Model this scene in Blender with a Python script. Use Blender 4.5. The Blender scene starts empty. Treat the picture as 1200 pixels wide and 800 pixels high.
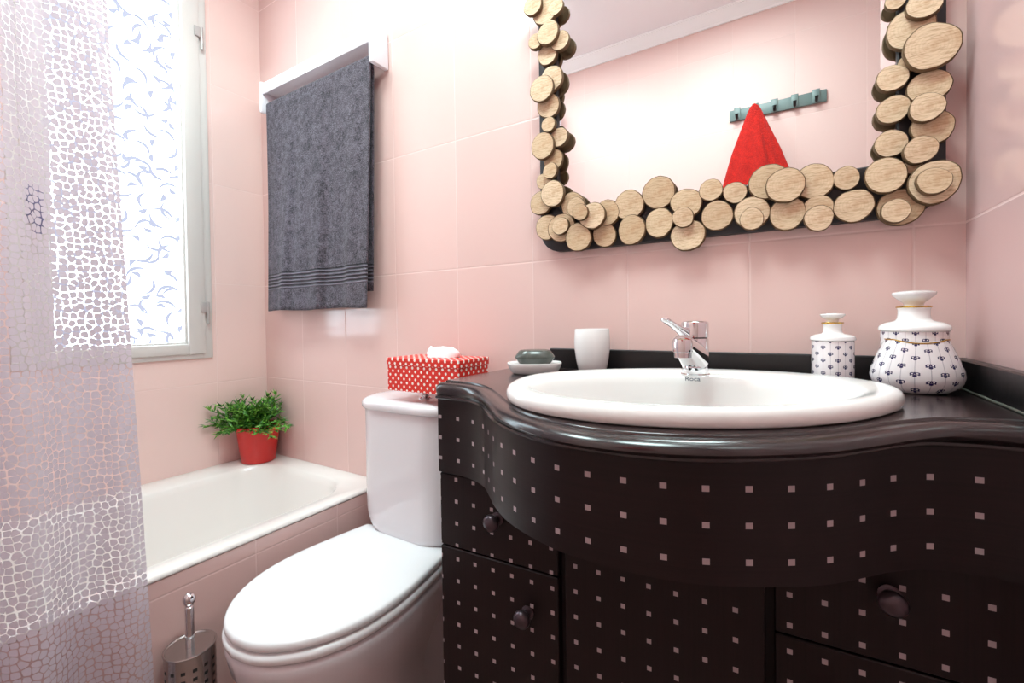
import bpy, bmesh, math, random
from math import sin, cos, pi, sqrt, radians
from mathutils import Vector, Matrix, noise
random.seed(11)
SC = bpy.context.scene
COL = SC.collection

# ------------------------------------------------------------------ room numbers (metres, back wall at y=0)
XL, XR, YF, ZT = -0.470, 1.471, -1.285, 2.345
XP, YP = 1.95, -0.72     # the room widens to the right beside the camera
TW, TH, TZ0 = 0.235, 0.3477, 1.116
ZC = 0.860           # worktop height

# ------------------------------------------------------------------ node helpers
class NB:
    def __init__(s, mat):
        s.t = mat.node_tree; s.n = s.t.nodes; s.l = s.t.links
    def put(s, sock, v):
        if hasattr(v, 'is_output'): s.l.new(v, sock)
        else: sock.default_value = v
    def m(s, op, a, b=None, c=None, clamp=False):
        n = s.n.new('ShaderNodeMath'); n.operation = op; n.use_clamp = clamp
        for i, v in enumerate((a, b, c)):
            if v is not None: s.put(n.inputs[i], v)
        return n.outputs[0]
    def add(s, a, b): return s.m('ADD', a, b)
    def sub(s, a, b): return s.m('SUBTRACT', a, b)
    def mul(s, a, b): return s.m('MULTIPLY', a, b)
    def lt(s, a, b): return s.m('LESS_THAN', a, b)
    def gt(s, a, b): return s.m('GREATER_THAN', a, b)
    def mx(s, a, b): return s.m('MAXIMUM', a, b)
    def mn(s, a, b): return s.m('MINIMUM', a, b)
    def fr(s, a): return s.m('FRACT', a)
    def ab(s, a): return s.m('ABSOLUTE', a)
    def ss(s, x, lo, hi, a=0.0, b=1.0):
        n = s.n.new('ShaderNodeMapRange'); n.interpolation_type = 'SMOOTHSTEP'
        for i, v in enumerate((x, lo, hi, a, b)): s.put(n.inputs[i], v)
        return n.outputs[0]
    def mix(s, f, a, b):
        n = s.n.new('ShaderNodeMix'); n.data_type = 'RGBA'
        s.put(n.inputs[0], f); s.put(n.inputs[6], a); s.put(n.inputs[7], b)
        return n.outputs[2]
    def obj(s):
        n = s.n.new('ShaderNodeTexCoord'); return n.outputs['Object']
    def uv(s):
        n = s.n.new('ShaderNodeUVMap'); n.uv_map = 'UVMap'; return n.outputs[0]
    def sep(s, v):
        n = s.n.new('ShaderNodeSeparateXYZ'); s.put(n.inputs[0], v); return n.outputs
    def comb(s, x, y, z=0.0):
        n = s.n.new('ShaderNodeCombineXYZ')
        for i, v in enumerate((x, y, z)): s.put(n.inputs[i], v)
        return n.outputs[0]
    def noise(s, v, scale, detail=3.0, rough=0.5, dist=0.0):
        n = s.n.new('ShaderNodeTexNoise'); s.put(n.inputs['Vector'], v)
        n.inputs['Scale'].default_value = scale; n.inputs['Detail'].default_value = detail
        n.inputs['Roughness'].default_value = rough; n.inputs['Distortion'].default_value = dist
        return n.outputs[0]
    def bump(s, h, strength=0.3, dist=0.01, normal=None):
        n = s.n.new('ShaderNodeBump'); s.put(n.inputs['Height'], h)
        n.inputs['Strength'].default_value = strength; n.inputs['Distance'].default_value = dist
        if normal is not None: s.put(n.inputs['Normal'], normal)
        return n.outputs[0]

def srgb(r, g, b):
    f = lambda c: (c/255/12.92) if c/255 <= 0.04045 else ((c/255+0.055)/1.055)**2.4
    return (f(r), f(g), f(b), 1.0)

def new_mat(name):
    m = bpy.data.materials.new(name); m.use_nodes = True
    return m, NB(m), m.node_tree.nodes['Principled BSDF']

def plain(name, col, rough=0.4, metal=0.0, coat=0.0, bump=None, spec=0.5, vary=0.0):
    m, b, p = new_mat(name)
    p.inputs['Base Color'].default_value = col
    p.inputs['Roughness'].default_value = rough
    p.inputs['Metallic'].default_value = metal
    p.inputs['Coat Weight'].default_value = coat
    p.inputs['Specular IOR Level'].default_value = spec
    if vary:
        n = b.noise(b.obj(), 9.0, 4)
        c2 = tuple(c*(1-vary) for c in col[:3]) + (1,)
        b.put(p.inputs['Base Color'], b.mix(n, c2, col))
    if bump:
        h = b.noise(b.obj(), bump[0], 3)
        b.put(p.inputs['Normal'], b.bump(h, bump[1], bump[2]))
    return m

def tile_mat(name, axis, u0, tw=TW, col=(228, 195, 189), grout=(236, 212, 207), vaxis='z', v0=TZ0, th=TH, rough=0.13):
    m, b, p = new_mat(name)
    o = b.sep(b.obj())
    u = o['xyz'.index(axis)]; v = o['xyz'.index(vaxis)]
    uu = b.m('DIVIDE', b.sub(u, u0), tw); vv = b.m('DIVIDE', b.sub(v, v0), th)
    fu = b.fr(uu); fv = b.fr(vv)
    du = b.mul(b.mn(fu, b.sub(1.0, fu)), tw); dv = b.mul(b.mn(fv, b.sub(1.0, fv)), th)
    d = b.mn(du, dv)
    g = b.ss(d, 0.0009, 0.0022, 1.0, 0.0)
    # each tile has a slightly different tint
    wn = b.n.new('ShaderNodeTexWhiteNoise'); wn.noise_dimensions = '2D'
    b.put(wn.inputs['Vector'], b.comb(b.m('FLOOR', uu), b.m('FLOOR', vv)))
    c1 = srgb(*col); c0 = tuple(c*0.955 for c in c1[:3])+(1,)
    base = b.mix(wn.outputs[0], c0, c1)
    b.put(p.inputs['Base Color'], b.mix(b.mul(g, 0.38), base, srgb(*grout)))
    b.put(p.inputs['Roughness'], b.add(rough, b.mul(g, 0.4)))
    h = b.add(b.ss(d, 0.0, 0.0035), b.mul(b.noise(b.obj(), 5.0, 2), 0.25))
    b.put(p.inputs['Normal'], b.bump(h, 0.28, 0.0018))
    return m

# ------------------------------------------------------------------ mesh helpers
def finish(name, bm, mat, parent=None, smooth=True, angle=40, origin=None):
    bmesh.ops.recalc_face_normals(bm, faces=bm.faces[:])
    off = Vector((0, 0, 0))
    if origin is not None: off = Vector(origin)
    elif parent is not None: off = abs_loc(parent)
    bmesh.ops.translate(bm, verts=bm.verts[:], vec=-off)
    me = bpy.data.meshes.new(name); bm.to_mesh(me); bm.free()
    o = bpy.data.objects.new(name, me); COL.objects.link(o)
    for mm in (mat if isinstance(mat, (list, tuple)) else [mat]): me.materials.append(mm)
    if smooth:
        me.polygons.foreach_set('use_smooth', [True]*len(me.polygons))
        me.set_sharp_from_angle(angle=radians(angle))
    if parent is not None:
        o.parent = parent
        if origin is not None: o.location = off - abs_loc(parent)
    elif origin is not None: o.location = off
    return o

def abs_loc(o):
    v = Vector(o.location)
    while o.parent is not None:
        o = o.parent; v += Vector(o.location)
    return v

def tag(o, label, cat, group=None, kind=None):
    o['label'] = label
    o['category'] = cat
    if group: o['group'] = group
    if kind: o['kind'] = kind
    return o

def struct(o, label=None):
    o['kind'] = 'structure'
    if label: o['label'] = label
    return o

def empty(name, loc):
    o = bpy.data.objects.new(name, None); COL.objects.link(o)
    o.location = loc; o.empty_display_size = 0.05
    return o

def box(bm, x0, x1, y0, y1, z0, z1, bev=0.0, seg=2):
    r = bmesh.ops.create_cube(bm, size=1.0)
    vs = r['verts']
    for v in vs:
        v.co = Vector(((x0+x1)/2+v.co.x*(x1-x0), (y0+y1)/2+v.co.y*(y1-y0), (z0+z1)/2+v.co.z*(z1-z0)))
    if bev > 0:
        es = list({e for v in vs for e in v.link_edges})
        bmesh.ops.bevel(bm, geom=es, offset=bev, segments=seg, profile=0.5, affect='EDGES')
    return bm

def uvlay(bm):
    return bm.loops.layers.uv.get('UVMap') or bm.loops.layers.uv.new('UVMap')

def loft(bm, rings, cap0=True, cap1=True, closed=True, uv=None, mat=0):
    """rings: list of lists of 3-D points with equal counts."""
    lay = uvlay(bm) if uv else None
    V = [[bm.verts.new(p) for p in r] for r in rings]
    n = len(rings[0])
    for i in range(len(V)-1):
        for j in range(n if closed else n-1):
            k = (j+1) % n
            try: f = bm.faces.new((V[i][j], V[i][k], V[i+1][k], V[i+1][j]))
            except ValueError: continue
            f.material_index = mat
            if uv:
                jj = j+1
                for lp, (a, c) in zip(f.loops, ((i, j), (i, jj), (i+1, jj), (i+1, j))): lp[lay].uv = uv(a, c)
    if cap0 and closed:
        f = bm.faces.new(V[0]); f.material_index = mat
    if cap1 and closed:
        f = bm.faces.new(V[-1]); f.material_index = mat
    return V

def ell(cx, cy, a, b, z, n=64, rot=0.0, p=2.0):
    out = []
    for i in range(n):
        t = 2*pi*i/n; c, s = cos(t), sin(t)
        x = a*math.copysign(abs(c)**(2/p), c); y = b*math.copysign(abs(s)**(2/p), s)
        out.append((cx+x*cos(rot)-y*sin(rot), cy+x*sin(rot)+y*cos(rot), z))
    return out

def rrect(x0, x1, y0, y1, r, z, n=8):
    out = []
    for (cx, cy, a0) in ((x1-r, y1-r, 0), (x0+r, y1-r, 90), (x0+r, y0+r, 180), (x1-r, y0+r, 270)):
        for k in range(n+1):
            a = radians(a0+90*k/n); out.append((cx+r*cos(a), cy+r*sin(a), z))
    return out

def lathe(bm, cx, cy, prof, n=48, cap0=True, cap1=True, sx=1.0, sy=1.0, uv=None, mat=0):
    return loft(bm, [ell(cx, cy, r*sx, r*sy, z, n) for r, z in prof], cap0, cap1, uv=uv, mat=mat)

def tube(bm, pts, rad, n=12, cap=True):
    pts = [Vector(p) for p in pts]
    rr = rad if isinstance(rad, (list, tuple)) else [rad]*len(pts)
    rings = []; up = None
    for i, p in enumerate(pts):
        t = (pts[min(i+1, len(pts)-1)]-pts[max(i-1, 0)]).normalized()
        if up is None:
            up = Vector((0, 0, 1)) if abs(t.z) < 0.9 else Vector((1, 0, 0))
        s = t.cross(up).normalized(); up = s.cross(t).normalized()
        rings.append([p+(s*cos(2*pi*k/n)+up*sin(2*pi*k/n))*rr[i] for k in range(n)])
    loft(bm, rings, cap, cap)

def spline(pts, per=8):
    """Catmull-Rom through 2-D points."""
    P = [Vector(p) for p in pts]; P = [P[0]*2-P[1]]+P+[P[-1]*2-P[-2]]
    out = []
    for i in range(1, len(P)-2):
        a, b, c, d = P[i-1:i+3]
        for k in range(per):
            t = k/per
            out.append(0.5*((2*b)+(c-a)*t+(2*a-5*b+4*c-d)*t*t+(3*b-a-3*c+d)*t**3))
    out.append(P[-2])
    return out

def normals2(pts):
    out = []
    for i in range(len(pts)):
        t = (pts[min(i+1, len(pts)-1)]-pts[max(i-1, 0)]).normalized()
        out.append(Vector((-t.y, t.x)))
    return out

# ------------------------------------------------------------------ materials
M_white_ceramic = plain('white_ceramic', srgb(236, 234, 236), 0.10, coat=0.3)
M_toilet = plain('toilet_ceramic', srgb(228, 224, 228), 0.10, coat=0.3)
M_seat = plain('white_seat_plastic', srgb(238, 238, 240), 0.22)
M_sink = plain('sink_ceramic', srgb(240, 238, 236), 0.08, coat=0.3)
M_tub = plain('tub_enamel', srgb(240, 236, 232), 0.16, coat=0.2)
M_chrome = plain('chrome', (0.78, 0.78, 0.80, 1), 0.06, 1.0)
M_steel = plain('brushed_steel', (0.50, 0.49, 0.48, 1), 0.24, 1.0)
M_alu = plain('window_frame_paint', srgb(216, 212, 208), 0.35, vary=0.04)
M_wplastic = plain('white_plastic', srgb(240, 238, 244), 0.3)
M_black = plain('black_frame', srgb(26, 22, 26), 0.45)
M_hole = plain('dark_hole', srgb(14, 12, 12), 0.7)
M_mirror = plain('mirror_silver', (0.93, 0.93, 0.93, 1), 0.0, 1.0)
M_ceil = plain('ceiling_paint', srgb(246, 244, 246), 0.8, bump=(60, 0.05, 0.002))
M_mould = plain('plaster_moulding', srgb(252, 252, 252), 0.5)
M_pot = plain('red_plastic_pot', srgb(212, 40, 34), 0.35, vary=0.1)
M_soil = plain('soil', srgb(60, 44, 34), 0.9, bump=(80, 0.6, 0.01))
M_knob = plain('bronze_knob', srgb(86, 74, 80), 0.28, 0.7)
M_gold = plain('gold_band', srgb(205, 165, 70), 0.25, 0.9)
M_porc = plain('porcelain', srgb(243, 240, 240), 0.10, coat=0.3)
M_cup = plain('tumbler_ceramic', srgb(240, 237, 236), 0.25)
M_tissue = plain('tissue_paper', srgb(246, 244, 246), 0.9, bump=(40, 0.3, 0.004))
M_hook = plain('grey_green_rail', srgb(104, 122, 120), 0.4)
M_hookdark = plain('black_hook', srgb(20, 22, 22), 0.4)
M_handle = plain('window_handle_dark', srgb(52, 56, 110), 0.4)
M_hinge = plain('hinge_metal', srgb(186, 182, 180), 0.35, 0.3)
M_dark_iron = plain('dark_seam', srgb(30, 24, 26), 0.6)
M_brush = plain('brush_bristles', srgb(235, 235, 235), 0.8)

M_floor = tile_mat('floor_tiles', 'x', 0.0, 0.3, (150, 118, 110), (120, 100, 95), 'y', 0.0, 0.3, 0.3)
M_wall_back = tile_mat('pink_tiles_back', 'x', 0.0)
M_wall_left_lit = tile_mat('pink_tiles_left_lit', 'y', -0.408, TW, (240, 210, 203))  # same pink tile, lightened in colour to stand in for stronger light
M_wall_right_shaded = tile_mat('pink_tiles_right_shaded', 'y', -0.87, TW*4, (208, 173, 171))  # same pink tile, darkened in colour to stand in for shade
M_wall_front = tile_mat('pink_tiles_front', 'x', 0.104, rough=0.48)
M_wall_tub = tile_mat('pink_tiles_tub', 'y', -0.394, 0.222, v0=0.433, th=TH)

# espresso laminate with pale square dots; UV in dot cells
def dotted(name, wood_dir):
    m, b, p = new_mat(name)
    u, v = b.sep(b.uv())[:2]
    sq = b.mul(b.lt(b.ab(b.sub(b.fr(u), 0.5)), 0.086), b.lt(b.ab(b.sub(b.fr(v), 0.5)), 0.086))
    o = b.sep(b.obj())
    if wood_dir == 'h': vec = b.comb(b.mul(u, 0.06), b.mul(v, 5.0))
    else: vec = b.comb(b.mul(u, 5.0), b.mul(v, 0.06))
    g = b.noise(vec, 2.2, 6, 0.65, 0.4)
    wood = b.mix(g, srgb(16, 9, 9), srgb(38, 23, 24))
    b.put(p.inputs['Base Color'], b.mix(sq, wood, srgb(178, 162, 166)))
    p.inputs['Roughness'].default_value = 0.42
    p.inputs['Specular IOR Level'].default_value = 0.3
    b.put(p.inputs['Normal'], b.bump(g, 0.10, 0.001))
    return m
M_apron = dotted('dotted_laminate_apron', 'h')
M_door = dotted('dotted_laminate_door', 'v')
def dark_wood():
    m, b, p = new_mat('dark_lacquer')
    v = b.obj()
    mp = b.n.new('ShaderNodeMapping'); b.put(mp.inputs[0], v); mp.inputs['Scale'].default_value = (3, 60, 60)
    g = b.noise(mp.outputs[0], 2.0, 5, 0.6, 0.3)
    b.put(p.inputs['Base Color'], b.mix(g, srgb(20, 13, 15), srgb(44, 30, 31)))
    p.inputs['Roughness'].default_value = 0.22
    p.inputs['Coat Weight'].default_value = 0.4; p.inputs['Coat Roughness'].default_value = 0.18
    b.put(p.inputs['Normal'], b.bump(g, 0.05, 0.001))
    return m
M_top = dark_wood()
M_carcass = plain('dark_carcass', srgb(32, 20, 22), 0.5)
M_splash = plain('black_backsplash', srgb(24, 21, 22), 0.28, bump=(25, 0.25, 0.004))

def polka():
    m, b, p = new_mat('red_polka_card')
    u, v = b.sep(b.uv())[:2]
    def dots(du, dv):
        a = b.sub(b.fr(b.add(u, du)), 0.5); c = b.sub(b.fr(b.add(v, dv)), 0.5)
        d = b.add(b.mul(a, a), b.mul(c, c))
        return b.ss(d, 0.026, 0.034, 1.0, 0.0)
    k = b.mx(dots(0, 0), dots(0.5, 0.5))
    b.put(p.inputs['Base Color'], b.mix(k, srgb(222, 44, 30), srgb(250, 244, 236)))
    p.inputs['Roughness'].default_value = 0.45
    return m
M_polka = polka()

# porcelain with small navy palmettes on thin vertical lines; UV: u = columns, v = rows
def palmette():
    m, b, p = new_mat('porcelain_palmettes')
    u, v = b.sep(b.uv())[:2]
    def flower(du, dv):
        x = b.sub(b.fr(b.add(u, du)), 0.5); y = b.sub(b.fr(b.add(v, dv)), 0.5)
        y = b.mul(y, 1.05)
        def blob(cx, cy, r, hole=None):
            a = b.sub(x, cx); c = b.sub(y, cy)
            d = b.m('SQRT', b.add(b.mul(a, a), b.mul(c, c)))
            k = b.ss(d, r*0.85, r*1.1, 1.0, 0.0)
            if hole: k = b.mul(k, b.ss(d, hole*0.8, hole*1.2))
            return k
        k = blob(0.0, -0.105, 0.080)
        for t in (blob(0.088, 0.030, 0.090, 0.038), blob(-0.088, 0.030, 0.090, 0.038), blob(0.140, -0.055, 0.038), blob(-0.140, -0.055, 0.038), blob(0, 0.085, 0.050)):
            k = b.mx(k, t)
        line = b.mul(b.lt(b.ab(x), 0.012), 0.40)
        return b.mx(k, line)
    k = b.mx(flower(0, 0), flower(0.5, 0.5))
    w = b.ab(b.sub(b.fr(b.mul(u, 2.0)), 0.0))
    pale = b.mul(b.lt(b.ab(b.sub(b.fr(b.add(b.mul(u, 2.0), 0.0)), 0.5)), 0.475), 0.0)
    band = b.mul(b.lt(b.fr(b.mul(u, 2.0)), 0.06), 0.25)
    base = b.mix(b.mx(band, pale), srgb(240, 233, 235), srgb(190, 170, 182))
    b.put(p.inputs['Base Color'], b.mix(k, base, srgb(44, 38, 84)))
    p.inputs['Roughness'].default_value = 0.1
    p.inputs['Coat Weight'].default_value = 0.3
    return m
M_palm = palmette()

def wood_face():
    m, b, p = new_mat('cut_wood_face')
    o = b.obj(); s = b.sep(o)
    d = b.m('SQRT', b.add(b.mul(s[0], s[0]), b.mul(s[2], s[2])))
    nz = b.noise(o, 30.0, 3)
    ring = b.m('SINE', b.add(b.mul(d, 1500.0), b.mul(nz, 9.0)))
    info = b.n.new('ShaderNodeObjectInfo')
    c = b.mix(info.outputs['Random'], srgb(206, 179, 145), srgb(226, 201, 170))
    mp = b.n.new('ShaderNodeMapping'); b.put(mp.inputs[0], o); mp.inputs['Scale'].default_value = (70, 70, 500)
    mp.inputs['Rotation'].default_value = (0, 0.5, 0)
    gr = b.noise(mp.outputs[0], 1.0, 4, 0.6)
    c = b.mix(b.mul(b.ss(gr, 0.42, 0.70), 0.60), c, srgb(158, 116, 78))
    c = b.mix(b.mul(b.ss(ring, 0.2, 1.0), 0.13), c, srgb(150, 108, 72))
    big = b.noise(o, 45.0, 2)
    c = b.mix(b.mul(b.ss(big, 0.48, 0.72), 0.5), c, srgb(184, 138, 100))
    b.put(p.inputs['Base Color'], c)
    p.inputs['Roughness'].default_value = 0.65
    b.put(p.inputs['Normal'], b.bump(gr, 0.15, 0.001))
    return m
M_wood = wood_face()
M_bark = plain('wood_bark', srgb(112, 84, 54), 0.8, bump=(200, 0.5, 0.002), vary=0.4)

def terry(name, c0, c1, band=None):
    m, b, p = new_mat(name)
    o = b.obj(); s = b.sep(o)
    n1 = b.noise(o, 300.0, 2); n2 = b.noise(o, 45.0, 5, 0.75)
    f = b.ss(b.mul(b.add(n1, n2), 0.5), 0.34, 0.66)
    col = b.mix(f, c0, c1)
    h = b.add(n1, b.mul(n2, 0.6))
    if band:
        inb = b.mul(b.gt(s[2], band[0]), b.lt(s[2], band[1]))
        st = b.m('SINE', b.mul(s[2], 2*pi/band[2]))
        flat = tuple(c*1.15 for c in c1[:3])+(1,)
        col = b.mix(b.mul(inb, 0.7), col, b.mix(b.ss(st, -0.3, 0.6), c0, flat))
        h = b.add(b.mul(h, b.sub(1.0, inb)), b.mul(b.mul(st, inb), 0.7))
    b.put(p.inputs['Base Color'], col)
    p.inputs['Roughness'].default_value = 0.95
    p.inputs['Sheen Weight'].default_value = 0.08
    b.put(p.inputs['Normal'], b.bump(h, 0.8, 0.006))
    return m

def leaf_mat():
    m, b, p = new_mat('foliage_green')
    n = b.noise(b.obj(), 70.0, 2)
    b.put(p.inputs['Base Color'], b.mix(b.ss(n, 0.35, 0.65), srgb(38, 96, 26), srgb(112, 172, 58)))
    p.inputs['Roughness'].default_value = 0.45
    p.inputs['Subsurface Weight'].default_value = 0.0
    return m
M_leaf = leaf_mat()

def soap_mat():
    m, b, p = new_mat('dark_soap')
    n = b.noise(b.obj(), 40.0, 4, 0.6, 1.0)
    b.put(p.inputs['Base Color'], b.mix(n, srgb(52, 56, 52), srgb(96, 100, 94)))
    p.inputs['Roughness'].default_value = 0.22
    return m
M_soap = soap_mat()

def curtain_mat():
    m = bpy.data.materials.new('pebble_print_vinyl'); m.use_nodes = True
    b = NB(m); b.n.remove(b.n['Principled BSDF']); out = b.n['Material Output']
    uv = b.uv()
    def vor(feature):
        v = b.n.new('ShaderNodeTexVoronoi'); v.feature = feature; v.voronoi_dimensions = '2D'
        b.put(v.inputs['Vector'], uv); v.inputs['Scale'].default_value = 1.0
        v.inputs['Randomness'].default_value = 0.64
        return v.outputs['Distance']
    e = vor('DISTANCE_TO_EDGE'); f = vor('F1')
    peb = b.ss(b.add(b.sub(e, b.mul(f, 0.30)), 0.094), 0.0, 0.03)
    tr = b.n.new('ShaderNodeBsdfTransparent'); tr.inputs[0].default_value = (0.97, 0.96, 0.98, 1)
    tl = b.n.new('ShaderNodeBsdfTranslucent'); tl.inputs[0].default_value = srgb(186, 182, 196)
    df = b.n.new('ShaderNodeBsdfDiffuse'); df.inputs[0].default_value = srgb(228, 218, 226)
    ms = b.n.new('ShaderNodeMixShader'); ms.inputs[0].default_value = 0.68
    b.l.new(tl.outputs[0], ms.inputs[1]); b.l.new(df.outputs[0], ms.inputs[2])
    mp = b.n.new('ShaderNodeMixShader'); b.put(mp.inputs[0], b.add(0.12, b.mul(peb, 0.88)))
    b.l.new(tr.outputs[0], mp.inputs[1]); b.l.new(ms.outputs[0], mp.inputs[2])
    gl = b.n.new('ShaderNodeBsdfGlossy'); gl.inputs['Roughness'].default_value = 0.22
    mg = b.n.new('ShaderNodeMixShader'); mg.inputs[0].default_value = 0.05
    b.l.new(mp.outputs[0], mg.inputs[1]); b.l.new(gl.outputs[0], mg.inputs[2])
    b.l.new(mg.outputs[0], out.inputs[0])
    return m
M_curtain = curtain_mat()

# frosted glass lit by daylight, printed with short curved strokes
def pane_mat(strength):
    m, b, p = new_mat('frosted_daylight_glass')
    o = b.sep(b.obj())
    def strokes(scale, rad, thick, length, ox):
        vec = b.comb(b.add(o[1], ox), o[2])
        v = b.n.new('ShaderNodeTexVoronoi'); v.voronoi_dimensions = '2D'; v.feature = 'F1'
        b.put(v.inputs['Vector'], vec); v.inputs['Scale'].default_value = scale; v.inputs['Randomness'].default_value = 0.9
        pos = b.sep(v.outputs['Position']); colr = b.sep(v.outputs['Color'])
        x = b.sub(b.add(o[1], ox), pos[0]); y = b.sub(o[2], pos[1])
        a = b.mul(colr[0], 6.283)
        ca = b.m('COSINE', a); sa = b.m('SINE', a)
        xr = b.sub(b.mul(x, ca), b.mul(y, sa)); yr = b.add(b.mul(x, sa), b.mul(y, ca))
        d = b.ab(b.sub(b.m('SQRT', b.add(b.mul(xr, xr), b.mul(b.sub(yr, rad), b.sub(yr, rad)))), rad))
        taper = b.ss(b.ab(xr), 0.0, length, thick, 0.0)
        return b.mul(b.lt(d, taper), b.lt(b.ab(yr), rad*0.9))
    k = b.mx(b.mx(strokes(13.0, 0.035, 0.0054, 0.046, 0.0), strokes(15.0, 0.03, 0.0050, 0.042, 0.37)), strokes(16.0, 0.02, 0.0070, 0.019, 1.37))
    col = b.mix(k, (1.0, 1.0, 1.0, 1), (0.098, 0.088, 0.106, 1))
    sky = b.mix(b.ss(o[2], 1.5, 2.0), (0.76, 0.92, 1.0, 1), (0.62, 0.84, 1.0, 1))
    mulc = b.n.new('ShaderNodeMix'); mulc.data_type = 'RGBA'; mulc.blend_type = 'MULTIPLY'; mulc.inputs[0].default_value = 1.0
    b.put(mulc.inputs[6], col); b.put(mulc.inputs[7], sky)
    b.put(p.inputs['Emission Color'], mulc.outputs[2])
    p.inputs['Emission Strength'].default_value = strength
    p.inputs['Base Color'].default_value = (0.06, 0.06, 0.07, 1)
    p.inputs['Roughness'].default_value = 0.3
    return m
WIN_STRENGTH = 7.5
LAMP = 9.0
CEIL_FILL = 32.0  # strength of the added ceiling fill
M_pane = pane_mat(WIN_STRENGTH)

# ------------------------------------------------------------------ setting
def slab(name, x0, x1, y0, y1, z0, z1, mat):
    bm = bmesh.new(); box(bm, x0, x1, y0, y1, z0, z1)
    return struct(finish(name, bm, mat, smooth=False))
T = 0.10
slab('floor', XL-T, XP+T, YF-T, T, -T, 0.0, M_floor)
slab('ceiling', XL-T, XP+T, YF-T, T, ZT, ZT+T, M_ceil)
slab('wall_back', XL-T, XR+T, 0.0, T, 0.0, ZT, M_wall_back)
slab('wall_right', XR, XR+T, YP, 0.0, 0.0, ZT, M_wall_right_shaded)
slab('wall_passage_end', XP, XP+T, YF, YP+T, 0.0, ZT, M_wall_right_shaded)
slab('wall_passage_back', XR+T, XP, YP, YP+T, 0.0, ZT, M_wall_back)
slab('wall_front', XL-T, XP+T, YF-T, YF, 0.0, ZT, M_wall_front)
# left wall with the window opening
WY0, WY1, WZ0, WZ1 = -0.660, -0.188, 0.858, 2.130
bm = bmesh.new()
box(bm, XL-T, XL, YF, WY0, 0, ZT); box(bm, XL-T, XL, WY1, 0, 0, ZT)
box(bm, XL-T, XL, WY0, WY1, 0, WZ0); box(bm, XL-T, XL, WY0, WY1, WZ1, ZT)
struct(finish('wall_left', bm, M_wall_left_lit, smooth=False))
# tiled front of the bathtub
slab('wall_tub_side', 0.141, 0.171, YF, 0.0, 0.0, 0.4665, M_wall_tub)
# crown moulding on the front wall and the left, right and back walls
def moulding(name, a, b_, inward):
    prof = [(0.0, 2.292), (0.008, 2.292), (0.010, 2.299), (0.015, 2.303), (0.021, 2.315), (0.034, 2.328), (0.040, 2.336), (0.044, 2.336), (0.044, ZT), (0.0, ZT)]
    bm = bmesh.new(); rings = []
    for e in (a, b_):
        rings.append([(e[0]+inward[0]*d, e[1]+inward[1]*d, z) for d, z in prof])
    loft(bm, rings)
    return struct(finish(name, bm, M_mould, angle=30))
moulding('trim_1', (XL, YF), (XP, YF), (0, 1))
moulding('trim_2', (XL, 0), (XR, 0), (0, -1))

# window: frame, sash, frosted pane, hinges, handle
wn = empty('window_1', (XL, (WY0+WY1)/2, WZ0)); struct(wn)
def frame_ring(y0, y1, z0, z1, w, x0, x1, bev=0.003, wb=None):
    bm = bmesh.new(); wb = wb or w
    box(bm, x0, x1, y0, y0+w, z0, z1, bev); box(bm, x0, x1, y1-w, y1, z0, z1, bev)
    box(bm, x0, x1, y0+w-0.002, y1-w+0.002, z0, z0+wb, bev); box(bm, x0, x1, y0+w-0.002, y1-w+0.002, z1-w, z1, bev)
    return bm
finish('window_frame', frame_ring(WY0, WY1, WZ0, WZ1, 0.030, XL-0.05, XL+0.008, wb=0.018), M_alu, wn)
sash = finish('sash', frame_ring(WY0+0.024, WY1-0.024, WZ0+0.015, WZ1-0.026, 0.052, XL-0.04, XL+0.016, 0.005, wb=0.036), M_alu, wn)
finish('glazing_bead', frame_ring(WY0+0.074, WY1-0.074, WZ0+0.049, WZ1-0.074, 0.008, XL-0.03, XL+0.004, 0.002), M_alu, sash)
bm = bmesh.new(); box(bm, XL-0.026, XL-0.020, WY0+0.078, WY1-0.078, WZ0+0.052, WZ1-0.078)
finish('frosted_pane', bm, M_pane, sash, smooth=False)
for z in (1.010, 1.940):
    bm = bmesh.new(); box(bm, XL+0.010, XL+0.022, -0.228, -0.206, z+0.005, z+0.038, 0.002)
    h = finish('hinge', bm, M_hinge, wn)
    bm = bmesh.new(); lathe(bm, XL+0.020, -0.206, [(0.004, z-0.034), (0.0045, z-0.03), (0.0045, z+0.036), (0.004, z+0.04)], 12)
    finish('hinge_pin', bm, M_hinge, h)
hd = bmesh.new(); box(hd, XL+0.014, XL+0.028, -0.628, -0.596, 1.245, 1.345, 0.004)
hdl = finish('window_handle', hd, M_handle, wn)
bm = bmesh.new(); box(bm, XL+0.028, XL+0.050, -0.620, -0.604, 1.312, 1.330, 0.003); box(bm, XL+0.040, XL+0.054, -0.622, -0.602, 1.215, 1.330, 0.004)
finish('lever', bm, M_handle, hdl)

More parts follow.
